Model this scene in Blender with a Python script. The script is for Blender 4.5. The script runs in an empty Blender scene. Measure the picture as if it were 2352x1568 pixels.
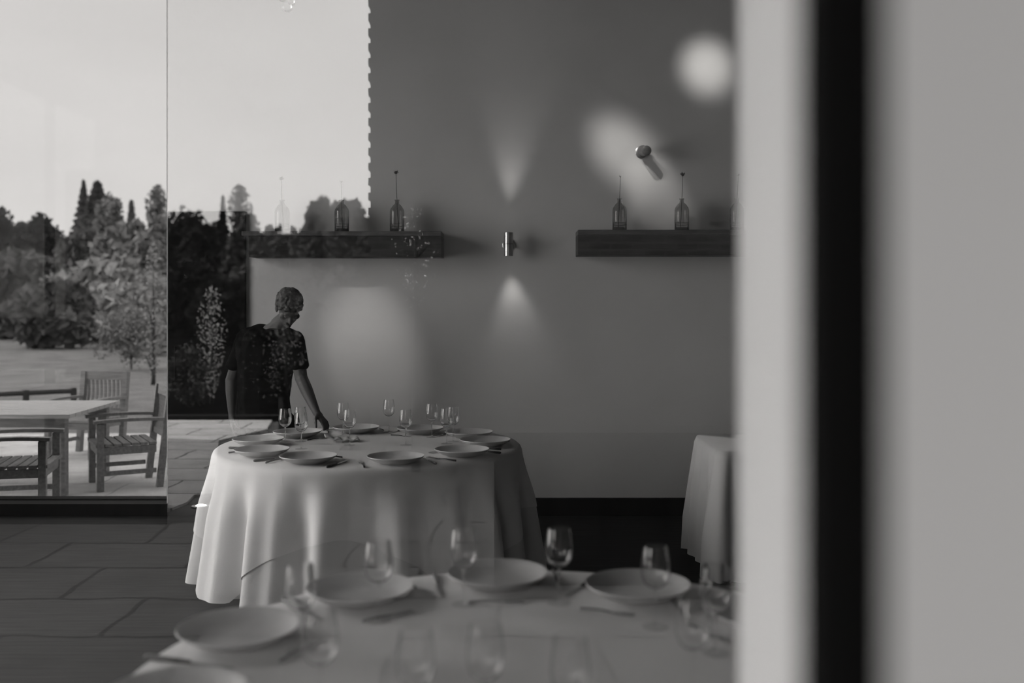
import bpy, bmesh, math, random
import numpy as np
from mathutils import Vector, Matrix, Quaternion
PI = math.pi
random.seed(7)
rng = np.random.default_rng(7)
S = bpy.context.scene
C = S.collection

# ------------------------------------------------------------------ camera
F = 35.0 / 36.0 * 2352.0      # focal length in picture pixels
HOR, CZ = 695.0, 1.57         # horizon row, lens height
PANE = 0.48                    # the glass the photographer looks through stands at y = PANE
cam_d = bpy.data.cameras.new('camera')
cam = bpy.data.objects.new('camera', cam_d); C.objects.link(cam)
cam.location = (0, 0, CZ); cam.rotation_euler = (PI / 2, 0, 0)
cam_d.lens = 35.0; cam_d.sensor_width = 36.0
cam_d.shift_y = (HOR - 784.0) / 2352.0
cam_d.clip_start = 0.02; cam_d.clip_end = 500
cam_d.dof.use_dof = True; cam_d.dof.focus_distance = 6.0; cam_d.dof.aperture_fstop = 1.55
S.camera = cam

# ------------------------------------------------------------------ sky
W = bpy.data.worlds.new('sky'); S.world = W; W.use_nodes = True
nt = W.node_tree; nt.nodes.clear()
out = nt.nodes.new('ShaderNodeOutputWorld'); bg = nt.nodes.new('ShaderNodeBackground')
tc = nt.nodes.new('ShaderNodeTexCoord'); sep = nt.nodes.new('ShaderNodeSeparateXYZ')
nz = nt.nodes.new('ShaderNodeTexNoise'); nz.inputs['Scale'].default_value = 2.2; nz.inputs['Detail'].default_value = 4
mp = nt.nodes.new('ShaderNodeMapping'); mp.inputs['Scale'].default_value = (1, 1, 3)
nt.links.new(tc.outputs['Generated'], mp.inputs['Vector']); nt.links.new(mp.outputs[0], nz.inputs['Vector'])
nt.links.new(tc.outputs['Generated'], sep.inputs[0])
mr = nt.nodes.new('ShaderNodeMapRange')     # brighter half of the sky is the one behind the photographer
mr.inputs['From Min'].default_value = -0.9; mr.inputs['From Max'].default_value = 0.9
mr.inputs['To Min'].default_value = 4.5; mr.inputs['To Max'].default_value = 2.6
nt.links.new(sep.outputs['Y'], mr.inputs['Value'])
mn = nt.nodes.new('ShaderNodeMapRange'); mn.inputs['To Min'].default_value = 0.82; mn.inputs['To Max'].default_value = 1.18
nt.links.new(nz.outputs[0], mn.inputs['Value'])
mu = nt.nodes.new('ShaderNodeMath'); mu.operation = 'MULTIPLY'
nt.links.new(mr.outputs[0], mu.inputs[0]); nt.links.new(mn.outputs[0], mu.inputs[1])
vd = nt.nodes.new('ShaderNodeVectorMath'); vd.operation = 'DOT_PRODUCT'; vd.inputs[1].default_value = Vector((-0.95, 0.05, 0.30)).normalized()
nt.links.new(tc.outputs['Generated'], vd.inputs[0])
lobe = nt.nodes.new('ShaderNodeMapRange'); lobe.interpolation_type = 'SMOOTHSTEP'      # sky glow added at the left for side light and glass highlights
lobe.inputs['From Min'].default_value = 0.62; lobe.inputs['From Max'].default_value = 0.97; lobe.inputs['To Max'].default_value = 6.3
nt.links.new(vd.outputs['Value'], lobe.inputs['Value'])
ad = nt.nodes.new('ShaderNodeMath'); ad.operation = 'ADD'
nt.links.new(mu.outputs[0], ad.inputs[0]); nt.links.new(lobe.outputs[0], ad.inputs[1])
nt.links.new(ad.outputs[0], bg.inputs['Strength'])
bg.inputs['Color'].default_value = (1.0, 0.972, 0.948, 1)
nt.links.new(bg.outputs[0], out.inputs['Surface'])

# a hazy low sun out to the left, softened by cloud
sun_d = bpy.data.lights.new('sun', 'SUN'); sun = bpy.data.objects.new('sun', sun_d); C.objects.link(sun)
sun_d.energy = 1.0; sun_d.angle = math.radians(28); sun_d.color = (1, 0.972, 0.948)
sun.rotation_euler = Vector((-0.86, 0.28, 0.46)).to_track_quat('Z', 'Y').to_euler()

S.view_settings.view_transform = 'Standard'; S.view_settings.look = 'None'
S.view_settings.gamma = 1.0; S.view_settings.exposure = 0.0; S.view_settings.use_curve_mapping = False
S.cycles.max_bounces = 10; S.cycles.transparent_max_bounces = 16
S.cycles.transmission_bounces = 8; S.cycles.glossy_bounces = 5; S.cycles.diffuse_bounces = 4
S.cycles.use_denoising = True; S.cycles.sample_clamp_indirect = 4.0
S.cycles.caustics_reflective = False; S.cycles.caustics_refractive = False
S.render.film_transparent = False

def P(px, py, d):   # a picture pixel at depth d in front of the lens
    return Vector(((px - 1176) / F * d, d, CZ - (py - HOR) / F * d))
def R(px, py, d):   # where a thing stands that is seen mirrored in the glass
    p = P(px, py, d); return Vector((p.x, 2 * PANE - p.y, p.z))
def DZ(py, z):      # depth at which height z is seen at row py
    return (CZ - z) * F / (py - HOR)

# ------------------------------------------------------------------ materials
def col(v): return (v, v, v, 1)
def mat(name, v, rough=0.6, metal=0.0, spec=0.5, noise=None, bump=None, vec='Object'):
    m = bpy.data.materials.new(name); m.use_nodes = True
    n = m.node_tree; b = n.nodes['Principled BSDF']
    b.inputs['Base Color'].default_value = col(v); b.inputs['Roughness'].default_value = rough
    b.inputs['Metallic'].default_value = metal; b.inputs['Specular IOR Level'].default_value = spec
    t = n.nodes.new('ShaderNodeTexCoord')
    if noise:
        sc, lo, hi, stretch = noise
        mp = n.nodes.new('ShaderNodeMapping'); mp.inputs['Scale'].default_value = stretch
        z = n.nodes.new('ShaderNodeTexNoise'); z.inputs['Scale'].default_value = sc; z.inputs['Detail'].default_value = 6
        r = n.nodes.new('ShaderNodeValToRGB')
        r.color_ramp.elements[0].position = 0.3; r.color_ramp.elements[1].position = 0.7
        r.color_ramp.elements[0].color = col(lo); r.color_ramp.elements[1].color = col(hi)
        n.links.new(t.outputs[vec], mp.inputs['Vector']); n.links.new(mp.outputs[0], z.inputs['Vector'])
        n.links.new(z.outputs[0], r.inputs[0]); n.links.new(r.outputs[0], b.inputs['Base Color'])
    if bump:
        z = n.nodes.new('ShaderNodeTexNoise'); z.inputs['Scale'].default_value = bump[0]; z.inputs['Detail'].default_value = 5
        bp = n.nodes.new('ShaderNodeBump'); bp.inputs['Strength'].default_value = bump[1]; bp.inputs['Distance'].default_value = 0.01
        n.links.new(t.outputs[vec], z.inputs['Vector']); n.links.new(z.outputs[0], bp.inputs['Height']); n.links.new(bp.outputs[0], b.inputs['Normal'])
    return m

def pane_mat(name, tint, refl, rough=0.0):   # clear sheet: looks through, mirrors a little
    m = bpy.data.materials.new(name); m.use_nodes = True; n = m.node_tree; n.nodes.clear()
    o = n.nodes.new('ShaderNodeOutputMaterial'); mx = n.nodes.new('ShaderNodeMixShader')
    t = n.nodes.new('ShaderNodeBsdfTransparent'); g = n.nodes.new('ShaderNodeBsdfGlossy')
    t.inputs['Color'].default_value = col(tint); g.inputs['Roughness'].default_value = rough
    g.inputs['Color'].default_value = (1, 1, 1, 1); mx.inputs['Fac'].default_value = refl
    n.links.new(t.outputs[0], mx.inputs[1]); n.links.new(g.outputs[0], mx.inputs[2]); n.links.new(mx.outputs[0], o.inputs['Surface'])
    return m

def glass_mat(name, v=1.0):
    m = bpy.data.materials.new(name); m.use_nodes = True; n = m.node_tree; n.nodes.clear()
    o = n.nodes.new('ShaderNodeOutputMaterial'); g = n.nodes.new('ShaderNodeBsdfGlass')
    g.inputs['IOR'].default_value = 1.45; g.inputs['Roughness'].default_value = 0.0; g.inputs['Color'].default_value = col(v)
    n.links.new(g.outputs[0], o.inputs['Surface']); return m

def brick_mat(name, a, b_, mortar, bw, rh, ms, offset=0.5, rough=0.85, vec='xz'):
    m = bpy.data.materials.new(name); m.use_nodes = True; n = m.node_tree; b = n.nodes['Principled BSDF']
    t = n.nodes.new('ShaderNodeTexCoord'); s = n.nodes.new('ShaderNodeSeparateXYZ'); c = n.nodes.new('ShaderNodeCombineXYZ')
    n.links.new(t.outputs['Object'], s.inputs[0])
    n.links.new(s.outputs['X'], c.inputs['X']); n.links.new(s.outputs['Z' if vec == 'xz' else 'Y'], c.inputs['Y'])
    k = n.nodes.new('ShaderNodeTexBrick'); k.inputs['Scale'].default_value = 1.0
    k.inputs['Brick Width'].default_value = bw; k.inputs['Row Height'].default_value = rh; k.inputs['Mortar Size'].default_value = ms
    k.offset = offset
    k.inputs['Color1'].default_value = col(a); k.inputs['Color2'].default_value = col(b_); k.inputs['Mortar'].default_value = col(mortar)
    nz = n.nodes.new('ShaderNodeTexNoise'); nz.inputs['Scale'].default_value = 3.5; nz.inputs['Detail'].default_value = 8
    n.links.new(t.outputs['Object'], nz.inputs['Vector'])
    if vec == 'xy':     # riven stone: wavy joints
        add = n.nodes.new('ShaderNodeMixRGB'); add.blend_type = 'ADD'; add.inputs['Fac'].default_value = 0.13
        n2 = n.nodes.new('ShaderNodeTexNoise'); n2.inputs['Scale'].default_value = 2.0
        n.links.new(t.outputs['Object'], n2.inputs['Vector'])
        n.links.new(c.outputs[0], add.inputs[1]); n.links.new(n2.outputs['Color'], add.inputs[2]); n.links.new(add.outputs[0], k.inputs['Vector'])
    else:
        n.links.new(c.outputs[0], k.inputs['Vector'])
    r = n.nodes.new('ShaderNodeMapRange'); r.inputs['To Min'].default_value = 0.6; r.inputs['To Max'].default_value = 1.3
    n.links.new(nz.outputs[0], r.inputs['Value'])
    mx = n.nodes.new('ShaderNodeMixRGB'); mx.blend_type = 'MULTIPLY'; mx.inputs['Fac'].default_value = 1
    n.links.new(k.outputs['Color'], mx.inputs[1]); n.links.new(r.outputs[0], mx.inputs[2]); n.links.new(mx.outputs[0], b.inputs['Base Color'])
    bp = n.nodes.new('ShaderNodeBump'); bp.inputs['Strength'].default_value = 0.5; bp.inputs['Distance'].default_value = 0.01; bp.invert = True
    n.links.new(k.outputs['Fac'], bp.inputs['Height']); n.links.new(bp.outputs[0], b.inputs['Normal'])
    b.inputs['Roughness'].default_value = rough
    return m

def emit_mat(name, s):
    m = bpy.data.materials.new(name); m.use_nodes = True; b = m.node_tree.nodes['Principled BSDF']
    b.inputs['Emission Color'].default_value = (1, 0.97, 0.93, 1); b.inputs['Emission Strength'].default_value = s; return m

M = dict(
    plaster=mat('plaster', 0.58, 0.9, noise=(1.1, 0.55, 0.61, (1, 1, 1)), bump=(18, 0.12)),
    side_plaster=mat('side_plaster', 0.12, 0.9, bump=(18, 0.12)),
    ceiling=mat('ceiling_paint', 0.05, 0.9),
    boards=mat('dark_floor_boards', 0.012, 0.7, spec=0.12, noise=(3, 0.006, 0.018, (1, 14, 1))),
    dark_trim=mat('dark_trim', 0.006, 0.8, spec=0.15), dark_wood=mat('dark_wood', 0.013, 0.7, spec=0.25, noise=(4, 0.006, 0.022, (1, 8, 8))),
    shelf_top=mat('worn_shelf_top', 0.05, 0.65, noise=(5, 0.03, 0.07, (1, 8, 8))),
    door=mat('dark_panel_face', 0.006, 0.75, spec=0.1),
    cloth=mat('white_linen', 0.58, 0.95, spec=0.15, bump=(260, 0.12)), undercloth=mat('white_underlinen', 0.50, 0.95, spec=0.15, bump=(260, 0.12)),
    plate=mat('stoneware', 0.46, 0.45, noise=(14, 0.43, 0.49, (1, 1, 1))), plate2=mat('cream_stoneware', 0.40, 0.5, noise=(14, 0.37, 0.43, (1, 1, 1))),
    steel=mat('cutlery_steel', 0.28, 0.28, metal=1.0), brushed=mat('brushed_steel', 0.42, 0.32, metal=1.0, noise=(6, 0.35, 0.5, (40, 40, 0.6))),
    dull_metal=mat('dull_metal', 0.12, 0.6, metal=0.5, noise=(30, 0.08, 0.16, (1, 1, 1))),
    handle=mat('dark_handle', 0.05, 0.35, metal=0.6),
    glass=glass_mat('clear_glass'), bottle=glass_mat('grey_bottle_glass', 0.80),
    water=mat('cloudy_water', 0.02, 0.25), stem=mat('dry_stem', 0.012, 0.8), bloom=mat('dry_bloom', 0.03, 0.8),
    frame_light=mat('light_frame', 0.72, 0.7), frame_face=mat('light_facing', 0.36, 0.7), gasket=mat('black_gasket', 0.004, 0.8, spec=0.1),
    shirt=mat('black_cotton', 0.0035, 0.95, spec=0.05), trousers=mat('black_denim', 0.004, 0.95, spec=0.05),
    skin=mat('skin', 0.065, 0.6, spec=0.25), hair=mat('dark_hair', 0.012, 0.6, spec=0.3, noise=(60, 0.006, 0.03, (1, 1, 1))),
    eye=mat('eye', 0.06, 0.3),
    teak=mat('weathered_teak', 0.17, 0.8, noise=(5, 0.11, 0.22, (1, 9, 9))), teak_top=mat('pale_weathered_teak', 0.36, 0.7, noise=(5, 0.27, 0.42, (1, 12, 12))),
    grass=mat('meadow', 0.14, 1.0, noise=(1.4, 0.09, 0.18, (1, 1, 1))),
    grass_dark=mat('dark_meadow', 0.006, 1.0, spec=0.0, noise=(1.4, 0.004, 0.010, (1, 1, 1))),
    terrace_sunlit=brick_mat('sunlit_flagstones', 0.84, 0.74, 0.20, 0.95, 0.6, 0.014, vec='xy'),  # sunlit copy of the paving, the sun is in the stone colour
    terrace_shade=brick_mat('shaded_flagstones', 0.085, 0.065, 0.015, 0.95, 0.62, 0.016, vec='xy'),  # same paving darkened to stand for shade under the overhang
    terrace_far=brick_mat('garden_flagstones', 0.50, 0.44, 0.30, 0.6, 0.6, 0.012, vec='xy'),
    brick=brick_mat('weathered_brick', 0.055, 0.035, 0.07, 0.22, 0.075, 0.010),
    blocker_boards=mat('black_blocker_boards', 0.012, 0.85, spec=0.1, noise=(2, 0.008, 0.018, (12, 12, 1))),  # near-black, for the added reflection blockers
    kerb=mat('kerb_stone', 0.014, 0.9, spec=0.05), block_top=mat('dark_block_top', 0.006, 1.0, spec=0.0, noise=(12, 0.004, 0.010, (1, 1, 1))),
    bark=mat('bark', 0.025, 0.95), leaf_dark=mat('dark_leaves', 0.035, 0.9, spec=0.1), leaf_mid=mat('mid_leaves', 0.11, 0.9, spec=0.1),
    leaf_grey=mat('grey_leaves', 0.20, 0.9, spec=0.1), leaf_pale=mat('pale_leaves', 0.62, 0.8, spec=0.1), leaf_haze=mat('hazy_leaves', 0.30, 0.9, spec=0.1),  # grey and hazy leaf tones have the distant haze mixed into the colour
    lens=emit_mat('lamp_lens', 4.0), groundlens=emit_mat('ground_lamp_lens', 30.0),
    thin_glass=pane_mat('thin_glass', 0.93, 0.05), terrace_half_shade=brick_mat('half_shade_flagstones', 0.42, 0.34, 0.10, 0.95, 0.6, 0.016, vec='xy'),  # flagstones here have partial shade put into the colour
    front_glass=pane_mat('front_glass', 0.985, 0.060), garden_glass=pane_mat('tinted_garden_glass', 0.54, 0.006), side_glass=pane_mat('side_glass', 0.9, 0.06),
    facade=mat('facade_render', 0.30, 0.9, bump=(15, 0.2)),
)

# ------------------------------------------------------------------ helpers
def link(name, me, m=None, parent=None, smooth=False):
    o = bpy.data.objects.new(name, me); C.objects.link(o)
    if m: me.materials.append(m)
    if parent: o.parent = parent
    if smooth: me.polygons.foreach_set('use_smooth', [True] * len(me.polygons))
    return o
def fromdata(name, v, f, m=None, parent=None, smooth=False):
    me = bpy.data.meshes.new(name); me.from_pydata([tuple(map(float, a)) for a in v], [], f); me.update()
    return link(name, me, m, parent, smooth)
def frombm(name, bm, m=None, parent=None, smooth=False):
    me = bpy.data.meshes.new(name); bm.normal_update(); bm.to_mesh(me); bm.free(); return link(name, me, m, parent, smooth)
def autosmooth(o, ang=40):
    me = o.data; bm = bmesh.new(); bm.from_mesh(me)
    for f in bm.faces: f.smooth = True
    for e in bm.edges: e.smooth = e.calc_face_angle(0) < math.radians(ang)
    bm.to_mesh(me); bm.free(); return o
def tag(o, label, cat, group=None, kind=None):
    o['label'] = label; o['category'] = cat
    if group: o['group'] = group
    if kind: o['kind'] = kind
    return o
def struct(o, label=None, cat=None):
    o['kind'] = 'structure'
    if label: o['label'] = label
    if cat: o['category'] = cat
    return o
def thing(name, loc, label, cat, group=None, rz=0):
    o = bpy.data.objects.new(name, None); C.objects.link(o); o.location = loc; o.rotation_euler = (0, 0, rz)
    o.empty_display_size = 0.1
    return tag(o, label, cat, group)
def copy_tree(o, loc, rz, label):
    c = o.copy(); C.objects.link(c); c.location = loc; c.rotation_euler = (0, 0, rz); c['label'] = label
    for ch in list(o.children):
        k = ch.copy(); C.objects.link(k); k.parent = c
        for g in list(ch.children):
            q = g.copy(); C.objects.link(q); q.parent = k
    return c
def add_box(bm, lo, hi, bevel=0.0, mx=None):
    r = bmesh.ops.create_cube(bm, size=1.0)
    vs = r['verts']
    for v in vs:
        v.co = Vector([(lo[i] + hi[i]) / 2 + v.co[i] * (hi[i] - lo[i]) for i in range(3)])
    if bevel > 0:
        es = list({e for v in vs for e in v.link_edges})
        rr = bmesh.ops.bevel(bm, geom=es, offset=bevel, segments=2, affect='EDGES', profile=0.5)
        vs = list({v for f in rr['faces'] for v in f.verts} | {v for v in vs if v.is_valid})
    if mx is not None:
        for v in vs: v.co = mx @ v.co
    return vs
def box(name, lo, hi, m, parent=None, bevel=0.0, mx=None):
    bm = bmesh.new(); add_box(bm, lo, hi, bevel, mx); return frombm(name, bm, m, parent)
def boxes(name, lst, m, parent=None, bevel=0.0):
    bm = bmesh.new()
    for lo, hi in lst: add_box(bm, lo, hi, bevel)
    return frombm(name, bm, m, parent)
def add_tube(bm, pts, rad, n=8, cap=True):
    pts = [Vector(p) for p in pts]; rings = []
    rads = rad if isinstance(rad, (list, tuple)) else [rad] * len(pts)
    up = Vector((0, 0, 1)); 
    for i, p in enumerate(pts):
        d = (pts[min(i + 1, len(pts) - 1)] - pts[max(i - 1, 0)]).normalized()
        a = d.cross(up if abs(d.dot(up)) < 0.95 else Vector((1, 0, 0))).normalized(); b = d.cross(a)
        rings.append([bm.verts.new(p + rads[i] * (a * math.cos(2 * PI * k / n) + b * math.sin(2 * PI * k / n))) for k in range(n)])
    for i in range(len(rings) - 1):
        for k in range(n):
            bm.faces.new((rings[i][k], rings[i][(k + 1) % n], rings[i + 1][(k + 1) % n], rings[i + 1][k]))
    if cap:
        bm.faces.new(rings[0][::-1]); bm.faces.new(rings[-1])
def lathe(name, prof, m, parent=None, n=32, smooth=True):
    bm = bmesh.new(); rings = []
    for r, z in prof:
        if r < 1e-6: rings.append([bm.verts.new((0, 0, z))])
        else: rings.append([bm.verts.new((r * math.cos(2 * PI * k / n), r * math.sin(2 * PI * k / n), z)) for k in range(n)])
    for a, b in zip(rings, rings[1:]):
        for k in range(n):
            k2 = (k + 1) % n
            if len(a) == 1 and len(b) == 1: continue
            if len(a) == 1: bm.faces.new((a[0], b[k2], b[k]))
            elif len(b) == 1: bm.faces.new((a[k], a[k2], b[0]))
            else: bm.faces.new((a[k], a[k2], b[k2], b[k]))
    bmesh.ops.recalc_face_normals(bm, faces=bm.faces)
    o = frombm(name, bm, m, parent, smooth)
    return autosmooth(o, 50)
def place(o, M4):
    o.matrix_world = M4
    return o

# ------------------------------------------------------------------ the room shell
WY = 7.36                      # face of the far wall
XL, XR, TOP = -4.6, 4.2, 4.3
wx1 = (383 - 1176) / F * WY    # right edge of the garden window
z_sill = CZ - (1157 - HOR) / F * WY
struct(box('floor', (XL - .3, PANE - .02, -0.06), (XR + .3, WY + .3, 0.0), M['boards']))
struct(box('ceiling', (XL - .3, PANE - .15, TOP), (XR + .3, WY + .3, TOP + .15), M['ceiling']))
# far wall with the big garden window at its left end
struct(boxes('wall_back', [((wx1, WY, 0), (XR + .3, WY + .28, TOP)), ((XL - .3, WY, 0), (wx1, WY + .28, z_sill)),
                           ((XL - .3, WY, 4.15), (wx1, WY + .28, TOP)), ((XL - .3, WY, z_sill), (XL + .05, WY + .28, 4.15))], M['plaster']))
struct(box('wall_right', (XR, PANE, 0), (XR + .3, WY, TOP), M['side_plaster']))
struct(boxes('wall_left', [((XL - .3, PANE - .1, 0), (XL, 3.3, TOP)), ((XL - .3, 6.2, 0), (XL, WY, TOP)),
                           ((XL - .3, 3.3, 3.7), (XL, 6.2, TOP)), ((XL - .3, 3.3, 0), (XL, 6.2, 0.25))], M['side_plaster']))
struct(boxes('wall_front', [((0.76, PANE - .05, 0), (XR + .3, PANE + .12, TOP)), ((XL - .3, PANE - .05, 3.1), (0.76, PANE + .12, TOP))], M['side_plaster']))
struct(box('baseboard_back', (wx1 + .02, WY - .025, 0), (XR, WY, 0.13), M['dark_trim'], bevel=.004))
struct(box('baseboard_window', (XL, WY - .022, 0), (wx1 + .02, WY, z_sill + .004), M['dark_trim']))
struct(box('sill_window', (XL + .05, WY, z_sill), (wx1 - .001, WY + .119, z_sill + .004), M['dark_trim']))
struct(box('sill_outer', (XL + .05, WY + .151, z_sill), (wx1 - .001, WY + .28, z_sill + .004), M['dark_trim']))
# garden window
w = struct(box('window_1', (XL + .05, WY + .13, z_sill), (wx1, WY + .137, 4.15), M['garden_glass']), 'tall tinted window onto the garden beside the black panel', 'window')
boxes('window_frame', [((wx1 - .012, WY + .12, z_sill), (wx1, WY + .15, 4.15)), ((XL + .05, WY + .12, z_sill), (wx1, WY + .15, z_sill + .012))], M['kerb'], w)
# side window that lights the room
w = struct(box('window_2', (XL - .16, 3.3, 0.25), (XL - .15, 6.2, 3.7), M['side_glass']))
boxes('window_frame', [((XL - .19, y - .03, .25), (XL - .11, y + .03, 3.7)) for y in (3.33, 4.75, 6.17)], M['dark_trim'], w)
# black panel with a handle, added for the dark opening beside the window
dx0, dx1 = (388 - 1176) / F * WY, (566 - 1176) / F * WY
d1 = struct(box('dark_panel_1', (dx0, WY - .03, 0.0), (dx1, WY + .0, CZ - (486 - HOR) / F * WY), M['door'], bevel=.003), 'black panel standing in for a dark opening between garden window and left shelf', 'door')
bm = bmesh.new(); add_tube(bm, [(dx0 + .07, WY - .07, 1.0), (dx0 + .07, WY - .07, 1.25)], .009)
add_tube(bm, [(dx0 + .07, WY - .07, 1.03), (dx0 + .07, WY - .03, 1.03)], .006); add_tube(bm, [(dx0 + .07, WY - .07, 1.22), (dx0 + .07, WY - .03, 1.22)], .006)
frombm('panel_handle', bm, M['dark_trim'], d1)

def X(px, d): return (px - 1176) / F * d
# the glass the photographer looks through
struct(box('window_3', (-4.4, PANE - .004, 0.02), (X(1868, .46) + .004, PANE, 3.1), M['front_glass']), 'large reflecting front window pane mirroring sky and trees', 'window')
# its near frame at the right, far out of focus
def prism(name, poly, z0, z1, m, parent=None):
    n = len(poly); v = [(x, y, z0) for x, y in poly] + [(x, y, z1) for x, y in poly]
    f = [tuple(range(n))[::-1], tuple(range(n, 2 * n))] + [(i, (i + 1) % n, n + (i + 1) % n, n + i) for i in range(n)]
    return fromdata(name, v, f, m, parent)
fr = struct(prism('window_4', [(X(1866, .502), .502), (X(1694, 1.0), .995), (.76, .995), (.76, .502)], 0, 3.1, M['frame_light']), 'blurred pale window jamb close in front of the lens', 'window frame')
prism('gasket', [(X(1866, .46), .46), (X(1866, .46) + .006, .501), (.76, .501), (.76, .46)], 0, 3.1, M['gasket'], fr)
prism('facing', [(X(2040, .365), .365), (X(2048, .44), .44), (.76, .44), (.76, .31), (.40, .34)], 0, 3.1, M['frame_face'], fr)

# ------------------------------------------------------------------ shelves, bottles, sconces
def shelf(px0, px1, top, bot, label, over=0.0, ext=None):
    d = WY - .24
    x0, x1 = X(px0, d), (X(px1, d) if ext is None else ext)
    zt, zb = CZ - (top - HOR) / F * d, CZ - (bot - HOR) / F * d
    t = thing('wall_shelf', ((x0 + x1) / 2, WY, zb), label, 'shelf', 'dark box shelves on the far wall')
    o = t.location
    box('shelf_body', (x0 - o.x, -.24, 0), (x1 - o.x, 0, zt - zb - .034), M['dark_wood'], t, .003)
    box('shelf_board', (x0 - o.x - over, -.262, zt - zb - .033), (x1 - o.x, 0, zt - zb), M['shelf_top'], t, .004)
    return zt
zt1 = shelf(571, 1014, 531, 590, 'dark wooden box shelf above the waiter, left of the wall lamp', over=.045)
zt2 = shelf(1327, 0, 528, 586, 'dark wooden box shelf running behind the blurred window jamb', ext=2.75)

def bottle_at(px, z, label, i, lean, h, bloom):
    d = WY - .13
    t = thing('flower_bottle', (X(px, d), d, z + .0005), label, 'bottle', 'glass bottles on the wall shelves', rz=i)
    ro = .052
    outer = [(.0, 0), (ro - .006, 0), (ro, .006), (ro, .150), (ro - .004, .168), (.030, .194), (.016, .206), (.014, .226), (.017, .230), (.017, .236)]
    inner = [(.0135, .236), (.0115, .226), (.0135, .206), (.027, .191), (ro - .007, .166), (ro - .003, .150), (ro - .003, .006), (.0, .005)]
    lathe('glass_body', outer + inner, M['bottle'], t, 32)
    lathe('water', [(0, .0055), (ro - .0035, .0065), (ro - .0035, .026), (0, .026)], M['water'], t, 24)
    lathe('water_line', [(ro - .004, .056), (ro - .0025, .056), (ro - .0025, .0585), (ro - .004, .0585), (ro - .004, .056)], M['stem'], t, 24)
    bm = bmesh.new()
    c, s = math.cos(-i), math.sin(-i)      # keep the lean in the wall plane
    pts = [(lean * .9, .012), (lean * .55, .08), (lean * .15, .17), (0, .225), (-lean * .25, .30), (-lean * .5, h)]
    pts3 = [Vector((x * c, x * s, z_)) for x, z_ in pts]
    add_tube(bm, pts3, [.003, .0028, .0024, .0022, .002, .0018], 6)
    frombm('stem', bm, M['stem'], t, True)
    bm = bmesh.new(); top = pts3[-1]
    rr = random.Random(i * 13 + 5)
    if bloom:
        bmesh.ops.create_icosphere(bm, subdivisions=2, radius=.011, matrix=Matrix.Translation(top + Vector((0, 0, .008))))
    for k in range(bloom * 9 + 8):
        a = rr.uniform(0, 2 * PI); e = rr.uniform(.1, 1.2); L = rr.uniform(.016, .028) * (1 if bloom else .8)
        dv = Vector((math.cos(a) * math.cos(e), math.sin(a) * math.cos(e), math.sin(e)))
        sd = dv.cross(Vector((0, 0, 1))).normalized() * (.005 if bloom else .0016)
        b0 = top + Vector((0, 0, .002))
        p = [bm.verts.new(b0 - sd * .4), bm.verts.new(b0 + sd * .4), bm.verts.new(b0 + dv * L * .7 + sd), bm.verts.new(b0 + dv * L * 1.05 + Vector((0, 0, .004))), bm.verts.new(b0 + dv * L * .7 - sd)]
        bm.faces.new(p)
    frombm('bloom', bm, M['bloom'], t)
bottle_at(648, zt1, 'clear bottle nearest the left end of the left shelf', 1, .012, .38, 1)
bottle_at(785, zt1, 'clear bottle in the middle of the left shelf, one dry stem', 2, .006, .36, 0)
bottle_at(912, zt1, 'clear bottle with a dark rosebud, right end of the left shelf', 3, .016, .425, 1)
bottle_at(1423, zt2, 'clear bottle with a spiky seed head, left end of the right shelf', 4, -.013, .385, 0)
bottle_at(1566, zt2, 'clear bottle with a full dry bloom, second on the right shelf', 5, -.013, .40, 1)
bottle_at(1693, zt2, 'clear bottle half hidden behind the blurred window jamb', 6, -.02, .40, 0)

def spot(name, loc, target, energy, size, blend, parent=None, rad=.02):
    l = bpy.data.lights.new(name, 'SPOT'); o = bpy.data.objects.new(name, l); C.objects.link(o)
    l.energy = energy; l.spot_size = math.radians(size); l.spot_blend = blend; l.shadow_soft_size = rad; l.color = (1, .97, .93)
    o.location = loc; o.rotation_euler = (Vector(loc) - Vector(target)).to_track_quat('Z', 'Y').to_euler()
    return o
# up-and-down wall lamp
d = WY - .10
sx, sz = X(1168, d), CZ - (561 - HOR) / F * d
t = thing('wall_lamp', (sx, WY, sz), 'upright brushed steel cylinder lamp between the two shelves', 'wall lamp')
bm = bmesh.new()
def cyl_prof(name, r, z0, z1, m, parent, off=(0, -.10, 0), tilt=None):
    o = lathe(name, [(r * .80, z0 + .004), (r * .86, z0), (r, z0), (r, z1), (r * .86, z1), (r * .80, z1 - .004), (r * .80, z0 + .004)], m, parent, 32)
    o.location = off; return o
cyl_prof('upper_tube', .033, .008, .086, M['brushed'], t); cyl_prof('lower_tube', .033, -.086, -.002, M['brushed'], t)
cyl_prof('centre_ring', .0355, -.002, .008, M['steel'], t)
for z in (.06, -.06):
    o = lathe('lamp_lens', [(0, z - .002), (.025, z - .002), (.025, z + .002), (0, z + .002)], M['lens'], t, 24); o.location = (0, -.10, 0)
o = lathe('backplate', [(0, 0), (.046, 0), (.046, .008), (.040, .012), (0, .012)], M['brushed'], t, 32); o.rotation_euler = (PI / 2, 0, 0)
o = box('bracket', (-.008, -.075, -.01), (.008, -.01, .01), M['steel'], t)
spot('wall_lamp_beam', (sx, d, sz + .10), (sx + .02, d + .0, sz + .6), 15.0, 43, 1.0, rad=.03)
spot('wall_lamp_beam', (sx, d, sz - .10), (sx + .035, d + .03, sz - .40), 6.0, 57, 1.0, rad=.03)
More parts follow.
